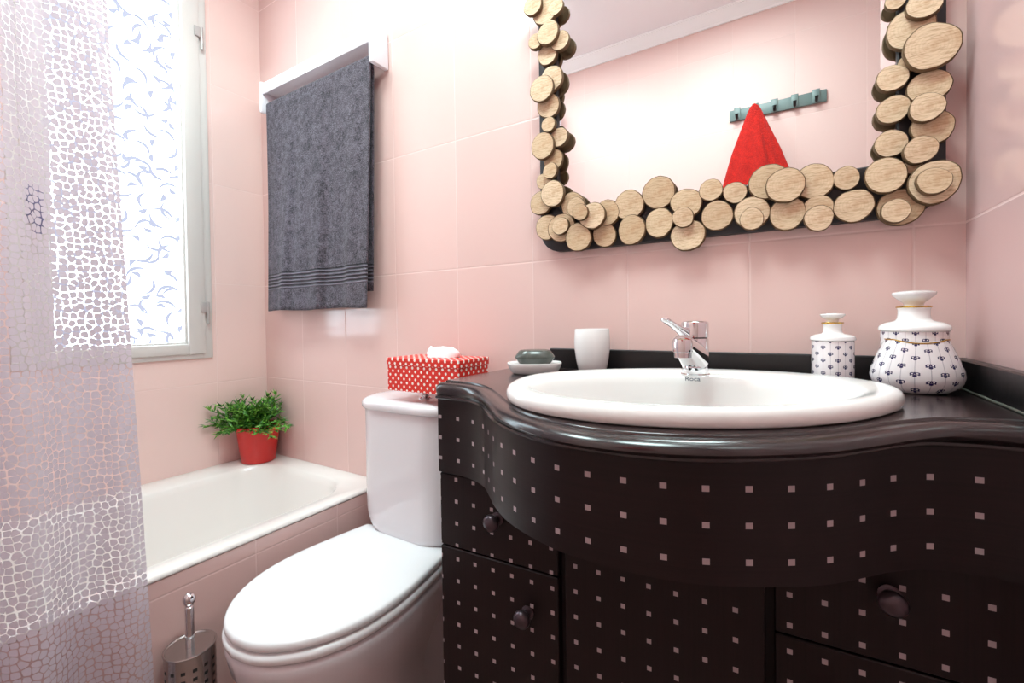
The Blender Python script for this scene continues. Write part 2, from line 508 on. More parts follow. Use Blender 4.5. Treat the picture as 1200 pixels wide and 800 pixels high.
# ------------------------------------------------------------------ bathtub
tub = empty('bathtub', (-0.16, -0.64, 0.0))
tag(tub, 'white enamel bathtub built into pink tiles under the window', 'bathtub')
bm = bmesh.new()
X0, X1, Y0, Y1 = XL+0.001, 0.1735, YF+0.001, -0.001
R = [rrect(X0, X1-0.004, Y0, Y1, 0.004, 0.4670), rrect(X0, X1, Y0, Y1, 0.005, 0.4690), rrect(X0, X1+0.0005, Y0, Y1, 0.006, 0.4740),
     rrect(X0, X1-0.003, Y0, Y1, 0.007, 0.4785), rrect(X0+.004, X1-0.010, Y0+.004, Y1-.004, 0.010, 0.4795)]
for (ix0, ix1, iy0, iy1, r, z) in ((-0.372, 0.116, -1.20, -0.058, 0.130, 0.4775), (-0.366, 0.108, -1.19, -0.066, 0.125, 0.4715), (-0.361, 0.102, -1.18, -0.074, 0.12, 0.455),
                                   (-0.345, 0.085, -1.14, -0.10, 0.115, 0.32), (-0.325, 0.065, -1.10, -0.135, 0.11, 0.20), (-0.29, 0.03, -1.05, -0.18, 0.10, 0.155), (-0.24, -0.02, -1.0, -0.24, 0.08, 0.145)):
    R.append(rrect(ix0, ix1, iy0, iy1, r, z))
loft(bm, R, cap0=False)
finish('tub_basin', bm, M_tub, tub, angle=60)
bm = bmesh.new(); lathe(bm, -0.13, -0.34, [(0.0, 0.1475), (0.026, 0.1475), (0.028, 0.1465), (0.028, 0.1455)], 24, cap0=False)
finish('drain', bm, M_chrome, tub)

# ------------------------------------------------------------------ shower rod and curtain
rod = bmesh.new(); tube(rod, [(0.205, YF+0.001, 2.12), (0.205, -0.001, 2.12)], 0.0125, 16)
rodo = finish('shower_rod', rod, M_chrome); tag(rodo, 'chrome shower rod over the bathtub edge carrying the curtain', 'rod')
cur = empty('shower_curtain', (0.205, -0.95, 0.03))
tag(cur, 'translucent vinyl shower curtain printed with white pebbles', 'curtain')
bm = bmesh.new(); lay = uvlay(bm)
NU, NV = 220, 70
Z0c, Z1c = 0.05, 2.085
def cpos(s, t):
    z = Z0c+(Z1c-Z0c)*t
    edge = -0.611-0.040*min(1, max(0, (z-0.3)/1.25))
    y = edge-(edge-(YF+0.03))*s
    d = edge-y
    amp = 0.004+0.024*min(1, d/0.12)
    x = 0.212+amp*sin(d*2*pi/0.135+0.6+0.5*sin(z*1.3))+0.006*sin(d*60+z*2.1)*min(1, d/0.05)+0.004*sin(z*3.1+d*9)
    return Vector((x, y, z))
G = [[cpos(i/NU, j/NV) for j in range(NV+1)] for i in range(NU+1)]
arc = [0.0]
for i in range(1, NU+1): arc.append(arc[-1]+(G[i][NV//2]-G[i-1][NV//2]).length)
Vv = [[bm.verts.new(p) for p in row] for row in G]
PEB = 1/0.0115
for i in range(NU):
    for j in range(NV):
        f = bm.faces.new((Vv[i][j], Vv[i+1][j], Vv[i+1][j+1], Vv[i][j+1]))
        for lp, (a, c) in zip(f.loops, ((i, j), (i+1, j), (i+1, j+1), (i, j+1))):
            lp[lay].uv = (arc[a]*PEB*1.15, G[a][c].z*PEB)
finish('curtain_sheet', bm, M_curtain, cur, angle=180)
for k in range(7):
    y = -0.68-k*0.095
    bm = bmesh.new()
    bmesh.ops.create_circle(bm, segments=4, radius=0.001)
    bm.clear()
    tube(bm, [(0.205+0.0185*cos(a), y, 2.1075+0.0225*sin(a)+0.004) for a in [2*pi*i/20 for i in range(21)]], 0.0018, 8)
    finish('curtain_ring', bm, M_wplastic, cur)

# ------------------------------------------------------------------ towel rail and towel
rail = empty('towel_rail', (-0.07, 0.0, 1.74))
tag(rail, 'white plastic towel rail high on the pink wall', 'rail')
bm = bmesh.new(); loft(bm, [[(x, y, z) for y, z in ((-0.001, 1.832), (-0.056, 1.832), (-0.062, 1.826), (-0.062, 1.797), (-0.058, 1.791), (-0.052, 1.794), (-0.040, 1.800), (-0.001, 1.800))] for x in (-0.352, 0.205)])
finish('rail_cover', bm, M_wplastic, rail, angle=30)
for x0, x1 in ((-0.366, -0.352), (0.205, 0.222)):
    bm = bmesh.new(); box(bm, x0, x1, -0.064, -0.001, 1.728, 1.836, 0.004)
    finish('end_cap', bm, M_wplastic, rail)
bm = bmesh.new(); tube(bm, [(-0.352, -0.038, 1.752), (0.205, -0.038, 1.752)], 0.007, 12)
finish('hanging_bar', bm, M_wplastic, rail)

M_grey = terry('charcoal_terry', srgb(34, 29, 36), srgb(112, 105, 117), (1.092, 1.150, 0.0115))
def towel():
    bm = bmesh.new()
    path = []
    for k in range(24): path.append((-0.0275, 1.07+(1.752-1.07)*k/24, 0))
    for k in range(9):
        a = pi*k/8; path.append((-0.038+0.0105*cos(a), 1.752+0.0105*sin(a), 1))
    for k in range(1, 61): path.append((-0.0485-0.004*k/60, 1.752-(1.752-1.018)*k/60, 2))
    n = 90; rows = []
    for (y, z, side) in path:
        row = []
        for i in range(n+1):
            s = i/n
            dz = (1.752-z)/0.734 if z < 1.752 else 0
            x0 = -0.345-0.030*min(1, max(0, dz)); x1 = 0.196-0.020*max(0, dz)
            if side == 0: x0 += 0.004; x1 -= 0.010
            x = x0+(x1-x0)*s
            w = max(0, dz)
            fold = 0.0055*w**0.7*(1.5*sin(s*9.0+0.8+1.2*dz)+0.8*sin(s*19+2.0-1.6*dz)+0.5*sin(s*41+dz*2))
            g1 = -0.010*w*math.exp(-((s-0.30+0.04*dz)/0.035)**2) - 0.009*w*math.exp(-((s-0.60+0.03*dz)/0.03)**2)
            yy = y + ((fold+g1)*1.15 if side == 2 else fold*0.25*w)
            yy = min(yy, -0.012) if side == 0 else min(yy, -0.040)
            row.append((x, yy, z + (0.002*sin(s*11)*w)))
        rows.append(row)
    loft(bm, rows, False, False, closed=False)
    o = finish('bath_towel', bm, M_grey, angle=180)
    md = o.modifiers.new('thickness', 'SOLIDIFY'); md.thickness = 0.005; md.offset = 0.0
    return o
tag(towel(), 'charcoal grey terry towel hanging from the white rail', 'towel')

# ------------------------------------------------------------------ mirror with wood slices
MX0, MX1, MZ0, MZ1 = 0.738, 1.444, 1.132, 1.960
mir = empty('wall_mirror', ((MX0+MX1)/2, 0.0, MZ0))
tag(mir, 'wall mirror with a black frame covered in round wood slices', 'mirror')
def rr_xz(x0, x1, z0, z1, r, y): return [(p[0], y, p[1]) for p in rrect(x0, x1, z0, z1, r, 0)]
bm = bmesh.new()
loft(bm, [rr_xz(MX0, MX1, MZ0, MZ1, 0.05, -0.001), rr_xz(MX0, MX1, MZ0, MZ1, 0.05, -0.018), rr_xz(MX0+.003, MX1-.003, MZ0+.003, MZ1-.003, 0.048, -0.020),
          rr_xz(0.783, 1.388, 1.218, 1.90, 0.02, -0.020), rr_xz(0.785, 1.386, 1.220, 1.898, 0.02, -0.018), rr_xz(0.785, 1.386, 1.220, 1.898, 0.02, -0.008)], False, False)
finish('black_frame', bm, M_black, mir, angle=35)
bm = bmesh.new(); loft(bm, [rr_xz(0.779, 1.392, 1.214, 1.904, 0.02, -0.0085), rr_xz(0.779, 1.392, 1.214, 1.904, 0.02, -0.0125)])
finish('mirror_glass', bm, M_mirror, mir, smooth=False)

SLICES = [  # x, z, radius, layer of every round slice on the mirror frame
    (0.7429, 1.6919, 0.0243, 1), (0.7693, 1.6748, 0.0310, 0), (0.7959, 1.6744, 0.0191, 0), (0.7492, 1.6067, 0.0175, 1), (0.7819, 1.6140, 0.0267, 1), (0.8054, 1.5954, 0.0229, 0),
    (0.7731, 1.5755, 0.0242, 0), (0.7831, 1.5188, 0.0290, 0), (0.7641, 1.4959, 0.0299, 1), (0.7737, 1.4618, 0.0282, 0), (0.7812, 1.4112, 0.0172, 1), (0.8015, 1.3822, 0.0220, 0),
    (0.7647, 1.3680, 0.0300, 1), (0.7850, 1.3360, 0.0242, 0), (0.7841, 1.3077, 0.0182, 1), (0.7605, 1.2921, 0.0186, 0), (0.7889, 1.2555, 0.0297, 1), (0.7525, 1.2426, 0.0276, 0),
    (0.7678, 1.1857, 0.0294, 0), (0.8042, 1.1794, 0.0326, 0), (0.8077, 1.1807, 0.0199, 1), (0.8481, 1.1526, 0.0306, 1), (0.8318, 1.2270, 0.0284, 0), (0.8449, 1.2187, 0.0214, 1),
    (0.8587, 1.2033, 0.0179, 2), (0.8819, 1.1934, 0.0291, 1), (0.9117, 1.1990, 0.0272, 0), (0.9030, 1.1539, 0.0264, 0), (0.9575, 1.2085, 0.0309, 0), (0.9634, 1.1568, 0.0299, 0),
    (1.0168, 1.2252, 0.0324, 0), (1.0182, 1.1639, 0.0290, 0), (1.0691, 1.1953, 0.0289, 0), (1.0648, 1.1673, 0.0197, 1), (1.0718, 1.1331, 0.0314, 0), (1.1133, 1.2128, 0.0209, 0),
    (1.1233, 1.1650, 0.0280, 0), (1.1535, 1.2030, 0.0199, 0), (1.1809, 1.1618, 0.0293, 0), (1.1808, 1.1488, 0.0198, 1), (1.2065, 1.2131, 0.0310, 0), (1.2321, 1.1991, 0.0298, 1),
    (1.2740, 1.2014, 0.0296, 0), (1.2352, 1.1528, 0.0282, 0), (1.2798, 1.1553, 0.0223, 0), (1.2791, 1.1373, 0.0213, 1), (1.3180, 1.2001, 0.0189, 0), (1.3274, 1.1527, 0.0272, 0),
    (1.3666, 1.1922, 0.0273, 1), (1.3859, 1.1428, 0.0294, 0), (1.3772, 1.1343, 0.0185, 1), (1.4222, 1.1719, 0.0319, 1), (1.4186, 1.1699, 0.0202, 2), (1.4059, 1.2229, 0.0207, 1),
    (1.3744, 1.2440, 0.0215, 0), (1.4228, 1.2573, 0.0259, 0), (1.4139, 1.2848, 0.0215, 1), (1.4193, 1.3199, 0.0259, 0), (1.3771, 1.2961, 0.0214, 0), (1.3756, 1.3443, 0.0208, 0),
    (1.3953, 1.3634, 0.0132, 0), (1.4191, 1.3745, 0.0338, 1), (1.3973, 1.4149, 0.0302, 0), (1.4114, 1.4400, 0.0218, 1), (1.3802, 1.4644, 0.0133, 0), (1.4004, 1.2024, 0.0119, 0),
]
q_ = (0.9536-0.032)/(0.9536-0.045)
SLICES = [(1.2261+(x-1.2261)*q_, 0.9734+(z-0.9734)*q_, r*q_, lv) for x, z, r, lv in SLICES]
# the frame goes on above the top edge of the photograph
rs = random.Random(5)
z = 1.735
while z < 1.955:
    SLICES.append((0.765+rs.uniform(-.012, .012), z, rs.uniform(.019, .029), 0)); z += 0.05
z = 1.51
while z < 1.955:
    SLICES.append((1.408+rs.uniform(-.014, .014), z, rs.uniform(.021, .030), 0)); z += 0.055
x = 0.82
while x < 1.39:
    SLICES.append((x, 1.93+rs.uniform(-.012, .012), rs.uniform(.021, .030), 0)); x += 0.054
for i, (x, z, r, lv) in enumerate(SLICES):
    rs = random.Random(100+i)
    th = rs.uniform(0.009, 0.012)
    y0 = -0.0212-0.0125*lv-(i % 3)*0.0012
    n = 40; ph = [rs.uniform(0, 6.28) for _ in range(4)]; am = [rs.uniform(0, 0.045), rs.uniform(0, 0.03), rs.uniform(0, 0.018)]
    def rad(a): return r*(1+am[0]*sin(2*a+ph[0])+am[1]*sin(3*a+ph[1])+am[2]*sin(5*a+ph[2])+0.008*sin(11*a+ph[3]))
    bm = bmesh.new()
    ring = lambda k, y: [(k*rad(2*pi*j/n)*cos(2*pi*j/n), y, k*rad(2*pi*j/n)*sin(2*pi*j/n)) for j in range(n)]
    loft(bm, [ring(0.96, 0.0), ring(1.0, -0.0015), ring(0.995, -th*0.5), ring(1.0, -th+0.0016), ring(0.945, -th)], True, False, mat=1)
    top = [v for v in bm.verts][-n:]
    f = bm.faces.new(top); f.material_index = 0
    o = finish('wood_slice', bm, [M_wood, M_bark], None, angle=30, origin=(0, 0, 0))
    o.parent = mir; o.location = Vector((x, y0, z))-Vector(mir.location)
    o.rotation_euler = (rs.uniform(-.06, .06), 0, rs.uniform(-.06, .06))

# ------------------------------------------------------------------ vanity cabinet
van = empty('vanity_cabinet', (1.07, -0.15, 0.0))
tag(van, 'dark brown bow-front vanity cabinet with small pale square dots', 'cabinet')
YFR = -0.3120          # front plane of drawers and doors at the left end
def yp(x): return YFR+(x-0.667)*0.044
bm = bmesh.new()
box(bm, 0.668, 0.684, -0.287, -0.005, 0.0, 0.826); box(bm, 1.452, 1.466, -0.235, -0.005, 0.0, 0.826)
box(bm, 0.906, 0.924, -0.284, -0.005, 0.08, 0.70); box(bm, 1.204, 1.219, -0.244, -0.005, 0.08, 0.70)
box(bm, 0.684, 1.452, -0.235, -0.005, 0.08, 0.096); box(bm, 0.684, 1.452, -0.262, -0.25, 0.0, 0.08); box(bm, 0.684, 1.452, -0.016, -0.005, 0.096, 0.826)
finish('carcass', bm, M_carcass, van, smooth=False)

def front_panel(name, x0, x1, z0, z1, u0, v0, pu=0.0385, pv=0.0413, parent=van, dy=0.0):
    bm = bmesh.new(); box(bm, x0, x1, YFR, YFR+0.018, z0, z1, 0.0015, 1)
    for v in bm.verts: v.co.y += yp(v.co.x)-YFR+dy
    bm.normal_update(); lay = uvlay(bm)
    for f in bm.faces:
        for lp in f.loops:
            c = lp.vert.co
            lp[lay].uv = ((c.x-u0)/pu+0.5, (c.z-v0)/pv+0.5)
            if abs(f.normal.y) < 0.5: lp[lay].uv = (0.02, 0.02)
    return finish(name, bm, M_door, parent, smooth=False)
def knob(parent, x, z, r, dy=0.0):
    bm = bmesh.new()
    prof = [(0.0, 0.0), (r*0.75, 0.0), (r*0.78, 0.002), (r*0.5, 0.004), (r*0.42, 0.010), (r*0.5, 0.013), (r*0.9, 0.0165), (r, 0.021), (r*0.96, 0.0255), (r*0.72, 0.0295), (r*0.35, 0.0315), (0.001, 0.032)]
    loft(bm, [[(x+q*cos(2*pi*k/28), yp(x)-d+dy, z+q*sin(2*pi*k/28)) for k in range(28)] for q, d in prof[1:]])
    return finish('knob', bm, M_knob, parent, angle=50)
d1 = front_panel('drawer', 0.6675, 0.909, 0.5485, 0.6845, 0.705, 0.635)
knob(d1, 0.795, 0.622, 0.0150)
d2 = front_panel('door', 0.6675, 0.909, 0.10, 0.5455, 0.7065, 0.5265)
knob(d2, 0.853, 0.472, 0.0150)
front_panel('door', 0.922, 1.2055, 0.10, 0.800, 0.940, 0.574)
d4 = front_panel('drawer', 1.2165, 1.464, 0.5485, 0.7050, 1.234, 0.603, dy=0.0195)
knob(d4, 1.337, 0.634, 0.0150, 0.0195)
d5 = front_panel('door', 1.2165, 1.464, 0.10, 0.5455, 1.234, 0.5265, dy=0.0195)
knob(d5, 1.275, 0.472, 0.0150, 0.0195)

APC = [(0.6665, -0.3140), (0.673, -0.3145), (0.715, -0.3150), (0.755, -0.3225), (0.7895, -0.3395), (0.8195, -0.3675), (0.849, -0.3965), (0.8795, -0.421), (0.913, -0.441), (0.951, -0.457), (0.991, -0.469), (1.032, -0.4725),
       (1.074, -0.4715), (1.116, -0.4655), (1.157, -0.4525), (1.1965, -0.432), (1.2345, -0.4095), (1.2695, -0.3835), (1.3005, -0.352), (1.3315, -0.3195), (1.367, -0.2945), (1.409, -0.2830), (1.440, -0.2815), (1.4665, -0.2810)]
APU = [0.34]+[k+0.5 for k in range(21)]+[21.2, 21.85]
AP = spline(APC, 6)
NRM = normals2(AP)
ua = []
for i in range(len(AP)):
    k, t = divmod(i, 6); k2 = min(k+1, len(APU)-1); ua.append(APU[min(k, len(APU)-1)]*(1-t/6)+APU[k2]*t/6)
bm = bmesh.new(); lay = uvlay(bm)
def zbot(x): return 0.6875+0.003*math.exp(-((x-1.03)/0.2)**2)
rows = [0.8270, 0.775, 0.735, 0.697]
def apv(i, off):
    p = AP[i]+NRM[i]*off
    return [(p.x, p.y, z) for z in rows]+[(p.x, p.y, zbot(p.x))]
OUT = [[bm.verts.new(q) for q in apv(i, 0.0)] for i in range(len(AP))]
INN = [[bm.verts.new(q) for q in apv(i, 0.014)] for i in range(len(AP))]
def uvp(i, z): return (ua[i], (max(z, 0.697)-0.7925)/0.039+0.5)
for i in range(len(AP)-1):
    for j in range(4):
        f = bm.faces.new((OUT[i][j], OUT[i+1][j], OUT[i+1][j+1], OUT[i][j+1]))
        for lp, a in zip(f.loops, (i, i+1, i+1, i)): lp[lay].uv = uvp(a, lp.vert.co.z)
        f = bm.faces.new((INN[i][j], INN[i][j+1], INN[i+1][j+1], INN[i+1][j]))
    for j in (0, 4): bm.faces.new((OUT[i][j], INN[i][j], INN[i+1][j], OUT[i+1][j]))
for e in (0, len(AP)-1): bm.faces.new(OUT[e]+INN[e][::-1])
finish('curved_apron', bm, M_apron, van, angle=35)

# ------------------------------------------------------------------ countertop with moulded edge and backsplash
def resample(P, n):
    P = [Vector(p) for p in P]; L = [0.0]
    for i in range(1, len(P)): L.append(L[-1]+(P[i]-P[i-1]).length)
    out = []; k = 0
    for i in range(n+1):
        t = L[-1]*i/n
        while k < len(P)-2 and L[k+1] < t: k += 1
        f = (t-L[k])/max(1e-9, L[k+1]-L[k]); out.append(P[k].lerp(P[k+1], min(1, f)))
    return out
NL = 220
LP = resample(spline([(0.655, -0.002), (0.655, -0.15), (0.655, -0.275), (0.656, -0.298), (0.661, -0.3130), (0.673, -0.3195), (0.695, -0.3205), (0.719, -0.3205), (0.748, -0.3265), (0.780, -0.3435), (0.813, -0.3710), (0.853, -0.4090), (0.883, -0.4370),
             (0.909, -0.4580), (0.939, -0.4770), (0.977, -0.4945), (1.017, -0.5055), (1.058, -0.5085), (1.094, -0.5045), (1.126, -0.4970), (1.157, -0.4870), (1.186, -0.4750), (1.214, -0.4600), (1.243, -0.4420), (1.264, -0.4270), (1.287, -0.4060), (1.310, -0.3830),
             (1.334, -0.3580), (1.360, -0.3330), (1.388, -0.3120), (1.420, -0.2990), (1.445, -0.2945), (1.4695, -0.2935)], 6), NL)
BP = resample([(0.6635, -0.002), (0.6635, -0.15), (0.6635, -0.290), (0.6640, -0.310)]+[(p-n_*0.0035) for p, n_ in zip(AP, NRM)][3:]+[Vector((1.4695, -0.2845))], NL)
LN = normals2(LP); BN = normals2(BP)
def drop(y): return 0.045*max(0.0, -0.30-y)
PROF = [(0.027, 0.0), (0.0215, 0.0), (0.0205, 0.0008), (0.0195, 0.0028), (0.0170, 0.0034), (0.0135, 0.0034), (0.0090, 0.0044), (0.0045, 0.0070), (0.0012, 0.0105), (0.0, 0.0145)]
LOW = [(0.10, 0.0, 0.0180), (0.32, 0.0, 0.0212), (0.65, 0.0, 0.0234), (0.95, 0.0, 0.0246), (1.0, 0.0, 0.0258), (1.0, -0.0028, 0.0270), (1.0, -0.0032, 0.0300), (1.0, -0.0015, 0.0320), (1.0, 0.012, 0.0325)]
SCX, SCY, SA, SB, SROT = 1.107, -0.276, 0.262, 0.178, 0.43
bm = bmesh.new()
rings = []
for d, q in PROF: rings.append([bm.verts.new((p.x+n_.x*d, p.y+n_.y*d if k else -0.002, ZC-q)) for k, (p, n_) in enumerate(zip(LP, LN))])
for f_, d, q in LOW: rings.append([bm.verts.new((a.x*(1-f_)+c.x*f_+n_.x*d, a.y*(1-f_)+c.y*f_+n_.y*d, ZC-q)) for a, c, n_ in zip(LP, BP, BN)])
for a in range(len(rings)-1):
    for i in range(len(LP)-1): bm.faces.new((rings[a][i], rings[a][i+1], rings[a+1][i+1], rings[a+1][i]))
# flat top around the sink opening
hole = [bm.verts.new(p) for p in ell(SCX, SCY, SA*0.90, SB*0.90, ZC, 96, SROT)]
he = [bm.edges.new((hole[i], hole[(i+1) % 96])) for i in range(96)]
oe = [bm.edges.get((rings[0][i], rings[0][i+1])) for i in range(len(LP)-1)]
br = bm.verts.new((1.4695, -0.002, ZC))
oe += [bm.edges.new((rings[0][-1], br)), bm.edges.new((br, rings[0][0]))]
bmesh.ops.triangle_fill(bm, use_beauty=True, edges=he+oe)
hole2 = [bm.verts.new((v.co.x, v.co.y, ZC-0.034)) for v in hole]
for i in range(96): bm.faces.new((hole[i], hole[(i+1) % 96], hole2[(i+1) % 96], hole2[i]))
for v in bm.verts: v.co.z -= drop(v.co.y)
top = finish('countertop', bm, M_top, angle=32)
tag(top, 'dark lacquered countertop with a curved moulded front edge', 'countertop')
bm = bmesh.new()
loft(bm, [[(x, y, z) for y, z in ((-0.001, ZC+0.0005), (-0.0150, ZC+0.0005), (-0.0150, ZC+0.0435), (-0.0130, ZC+0.0455), (-0.001, ZC+0.0455))] for x in (0.757, 1.4698)])
finish('backsplash', bm, M_splash, top, smooth=False)
bm = bmesh.new()
loft(bm, [[(x, y, z) for x, z in ((1.4700, ZC+0.0005), (1.4570, ZC+0.0005), (1.4570, ZC+0.0435), (1.4590, ZC+0.0455), (1.4700, ZC+0.0455))] for y in (-0.0155, -0.2930)])
finish('backsplash', bm, M_splash, top, smooth=False)
bm = bmesh.new(); tube(bm, [(1.4565, -0.03-k*0.0255, ZC+0.0018+0.0004*sin(k*2.2)) for k in range(11)], 0.0016, 8)
finish('sealant_bead', bm, plain('sealant', srgb(84, 86, 78), 0.5), top)

# ------------------------------------------------------------------ sink
sink = empty('sink', (SCX, SCY, ZC))
tag(sink, 'white oval drop-in ceramic sink in the dark countertop', 'sink')
ZR = 0.882
bm = bmesh.new()
R = [ell(SCX, SCY, SA*s, SB*s, z, 96, SROT) for s, z in ((0.91, ZC+0.001), (0.985, ZC+0.0008), (0.998, ZC+0.003), (1.004, ZC+0.008), (1.002, ZC+0.014), (0.990, ZR-0.003), (0.970, ZR-0.0003), (0.945, ZR))]
BX, BY, BA, BB = SCX-0.002, SCY-0.022, 0.216, 0.128
for s, z in ((1.03, ZR-0.0015), (1.0, ZR-0.004), (0.975, ZR-0.010), (0.955, ZR-0.020), (0.92, ZR-0.045), (0.85, ZR-0.080), (0.70, ZR-0.115), (0.48, ZR-0.135), (0.25, ZR-0.143), (0.12, ZR-0.145)):
    R.append(ell(BX, BY, BA*s, BB*s, z, 96, SROT*0.75))
loft(bm, R, cap0=False)
for v in bm.verts: v.co.z -= drop(v.co.y)
finish('basin', bm, M_sink, sink, angle=60)
bm = bmesh.new(); lathe(bm, BX, BY, [(0.020, ZR-0.1445), (0.022, ZR-0.1425), (0.018, ZR-0.141), (0.002, ZR-0.1405)], 28)
finish('drain', bm, M_chrome, sink)
fc = bpy.data.curves.new('logo', 'FONT'); fc.body = 'Roca'; fc.size = 0.0115; fc.align_x = 'CENTER'; fc.align_y = 'CENTER'; fc.extrude = 0.0003
fo = bpy.data.objects.new('logo_curve', fc); COL.objects.link(fo)
bpy.context.view_layer.update()
dg = bpy.context.evaluated_depsgraph_get()
me = bpy.data.meshes.new_from_object(fo.evaluated_get(dg)); me.name = 'logo'
COL.objects.unlink(fo); bpy.data.objects.remove(fo)
lo = bpy.data.objects.new('logo', me); COL.objects.link(lo); me.materials.clear(); me.materials.append(plain('logo_print', srgb(84, 86, 104), 0.4))
lo.parent = sink
LOGO_POS = Vector((1.1040, -0.2010, ZR-0.0068))
lo.location = LOGO_POS-Vector(sink.location); lo.rotation_euler = (radians(52), 0, radians(8))
lo['label'] = 'small grey lettering on the sink'

# ------------------------------------------------------------------ faucet
FX, FY, FZ = 1.107, -0.196, ZR-0.001
fau = empty('faucet', (FX, FY, FZ))
tag(fau, 'chrome single-lever mixer tap on the back ledge of the sink', 'tap')
bm = bmesh.new(); lathe(bm, FX, FY, [(0.0222, FZ), (0.0222, FZ+0.0025), (0.0206, FZ+0.004), (0.0206, FZ+0.058), (0.0200, FZ+0.0595), (0.018, FZ+0.060)], 40)
finish('tap_body', bm, M_chrome, fau)
bm = bmesh.new(); lathe(bm, FX, FY, [(0.018, FZ+0.0602), (0.0206, FZ+0.0615), (0.0208, FZ+0.083), (0.0200, FZ+0.0855), (0.0175, FZ+0.0870), (0.004, FZ+0.0878)], 40)
cap = finish('tap_head', bm, M_chrome, fau)
bm = bmesh.new()
sp = []
for t in [k/12 for k in range(13)]:
    cy = FY-0.004-0.078*t; cz = FZ+0.026+0.027*t**0.85
    hw = 0.0205-0.0060*t; hh = 0.026-0.0115*t
    sp.append([(FX-0.004*t+hw*math.copysign(abs(cos(a))**0.8, cos(a)), cy-0.010*sin(a)*(1-t)*0-0.0, cz+hh*math.copysign(abs(sin(a))**0.8, sin(a))) for a in [2*pi*k/28 for k in range(28)]])
loft(bm, sp)
spo = finish('spout', bm, M_chrome, fau, angle=50)
bm = bmesh.new(); lathe(bm, FX-0.0042, FY-0.080, [(0.0112, FZ+0.0345), (0.0120, FZ+0.0350), (0.0122, FZ+0.0420), (0.0136, FZ+0.0430), (0.0140, FZ+0.0550), (0.0125, FZ+0.0610), (0.007, FZ+0.0635), (0.001, FZ+0.0642)], 32)
finish('aerator', bm, M_chrome, spo)
# flat lever with a ring end
bm = bmesh.new()
P0 = Vector((FX-0.010, FY-0.012, FZ+0.0670)); P1 = Vector((1.0730, -0.262, 0.9725))
dv = (P1-P0); side = Vector((-dv.y, dv.x, 0)).normalized(); upv = side.cross(dv.normalized()) * -1
if upv.z < 0: upv = -upv
rg = []
for t, hw, hh in ((0, 0.0095, 0.0085), (0.12, 0.0095, 0.0080), (0.3, 0.0072, 0.0055), (0.6, 0.0066, 0.0036), (0.85, 0.0072, 0.0030), (0.96, 0.0068, 0.0028), (1.0, 0.0040, 0.0016)):
    c = P0+dv*t
    rg.append([c+side*hw*math.copysign(abs(cos(a))**0.6, cos(a))+upv*hh*math.copysign(abs(sin(a))**0.6, sin(a)) for a in [2*pi*k/20 for k in range(20)]])
loft(bm, rg)
lev = finish('lever', bm, M_chrome, fau, angle=50)
bm = bmesh.new()
c = Vector((FX-0.009, FY-0.0197, FZ+0.0630)); nrm = Vector((-0.30, -0.95, -0.05)).normalized(); sx = nrm.cross(Vector((0, 0, 1))).normalized(); sy = sx.cross(nrm)
loft(bm, [[c+nrm*d+sx*q*cos(a)+sy*q*sin(a) for a in [2*pi*k/16 for k in range(16)]] for q, d in ((0.0032, -0.004), (0.0032, 0.0012), (0.0026, 0.0018))])
finish('screw_cap', bm, M_hole, cap)

# ------------------------------------------------------------------ things on the countertop
# tumbler
bm = bmesh.new(); cx, cy = 0.882, -0.066
lathe(bm, cx, cy, [(0.0270, ZC+0.0005), (0.0285, ZC+0.002), (0.0335, ZC+0.025), (0.0370, ZC+0.050), (0.0375, ZC+0.066), (0.0362, ZC+0.0905), (0.0352, ZC+0.093), (0.0340, ZC+0.093), (0.0332, ZC+0.0905), (0.0345, ZC+0.066), (0.033, ZC+0.04), (0.026, ZC+0.008), (0.002, ZC+0.006)], 48)
bmesh.ops.rotate(bm, verts=[], cent=(0, 0, 0), matrix=Matrix.Identity(3))
tag(finish('tumbler', bm, M_cup, origin=(cx, cy, ZC)), 'white ceramic tumbler by the black backsplash', 'cup')
# soap dish and soap
bm = bmesh.new(); cx, cy, ro = 0.776, -0.128, 0.50
loft(bm, [ell(cx, cy, a, b, ZC+z, 56, ro, 2.5) for a, b, z in ((0.044, 0.032, 0.0005), (0.049, 0.036, 0.003), (0.0545, 0.041, 0.012), (0.0580, 0.044, 0.0215), (0.0572, 0.0435, 0.0235), (0.0545, 0.041, 0.0235), (0.051, 0.038, 0.0205), (0.03, 0.02, 0.019))])
tag(finish('soap_dish', bm, M_cup, origin=(cx, cy, ZC)), 'round white soap dish at the left end of the countertop', 'soap dish')
bm = bmesh.new()
loft(bm, [ell(cx+0.001, cy, a, b, ZC+z, 56, ro, 2.6) for a, b, z in ((0.026, 0.018, 0.0200), (0.033, 0.0235, 0.0210), (0.0355, 0.0255, 0.0240), (0.0425, 0.030, 0.0335), (0.0430, 0.0305, 0.0350), (0.0422, 0.030, 0.0365), (0.0345, 0.025, 0.0470), (0.031, 0.022, 0.0493), (0.024, 0.017, 0.0502))])
tag(finish('soap_bar', bm, M_soap, origin=(cx, cy, ZC+0.02)), 'dark grey-green bar of soap lying on the white soap dish', 'soap')

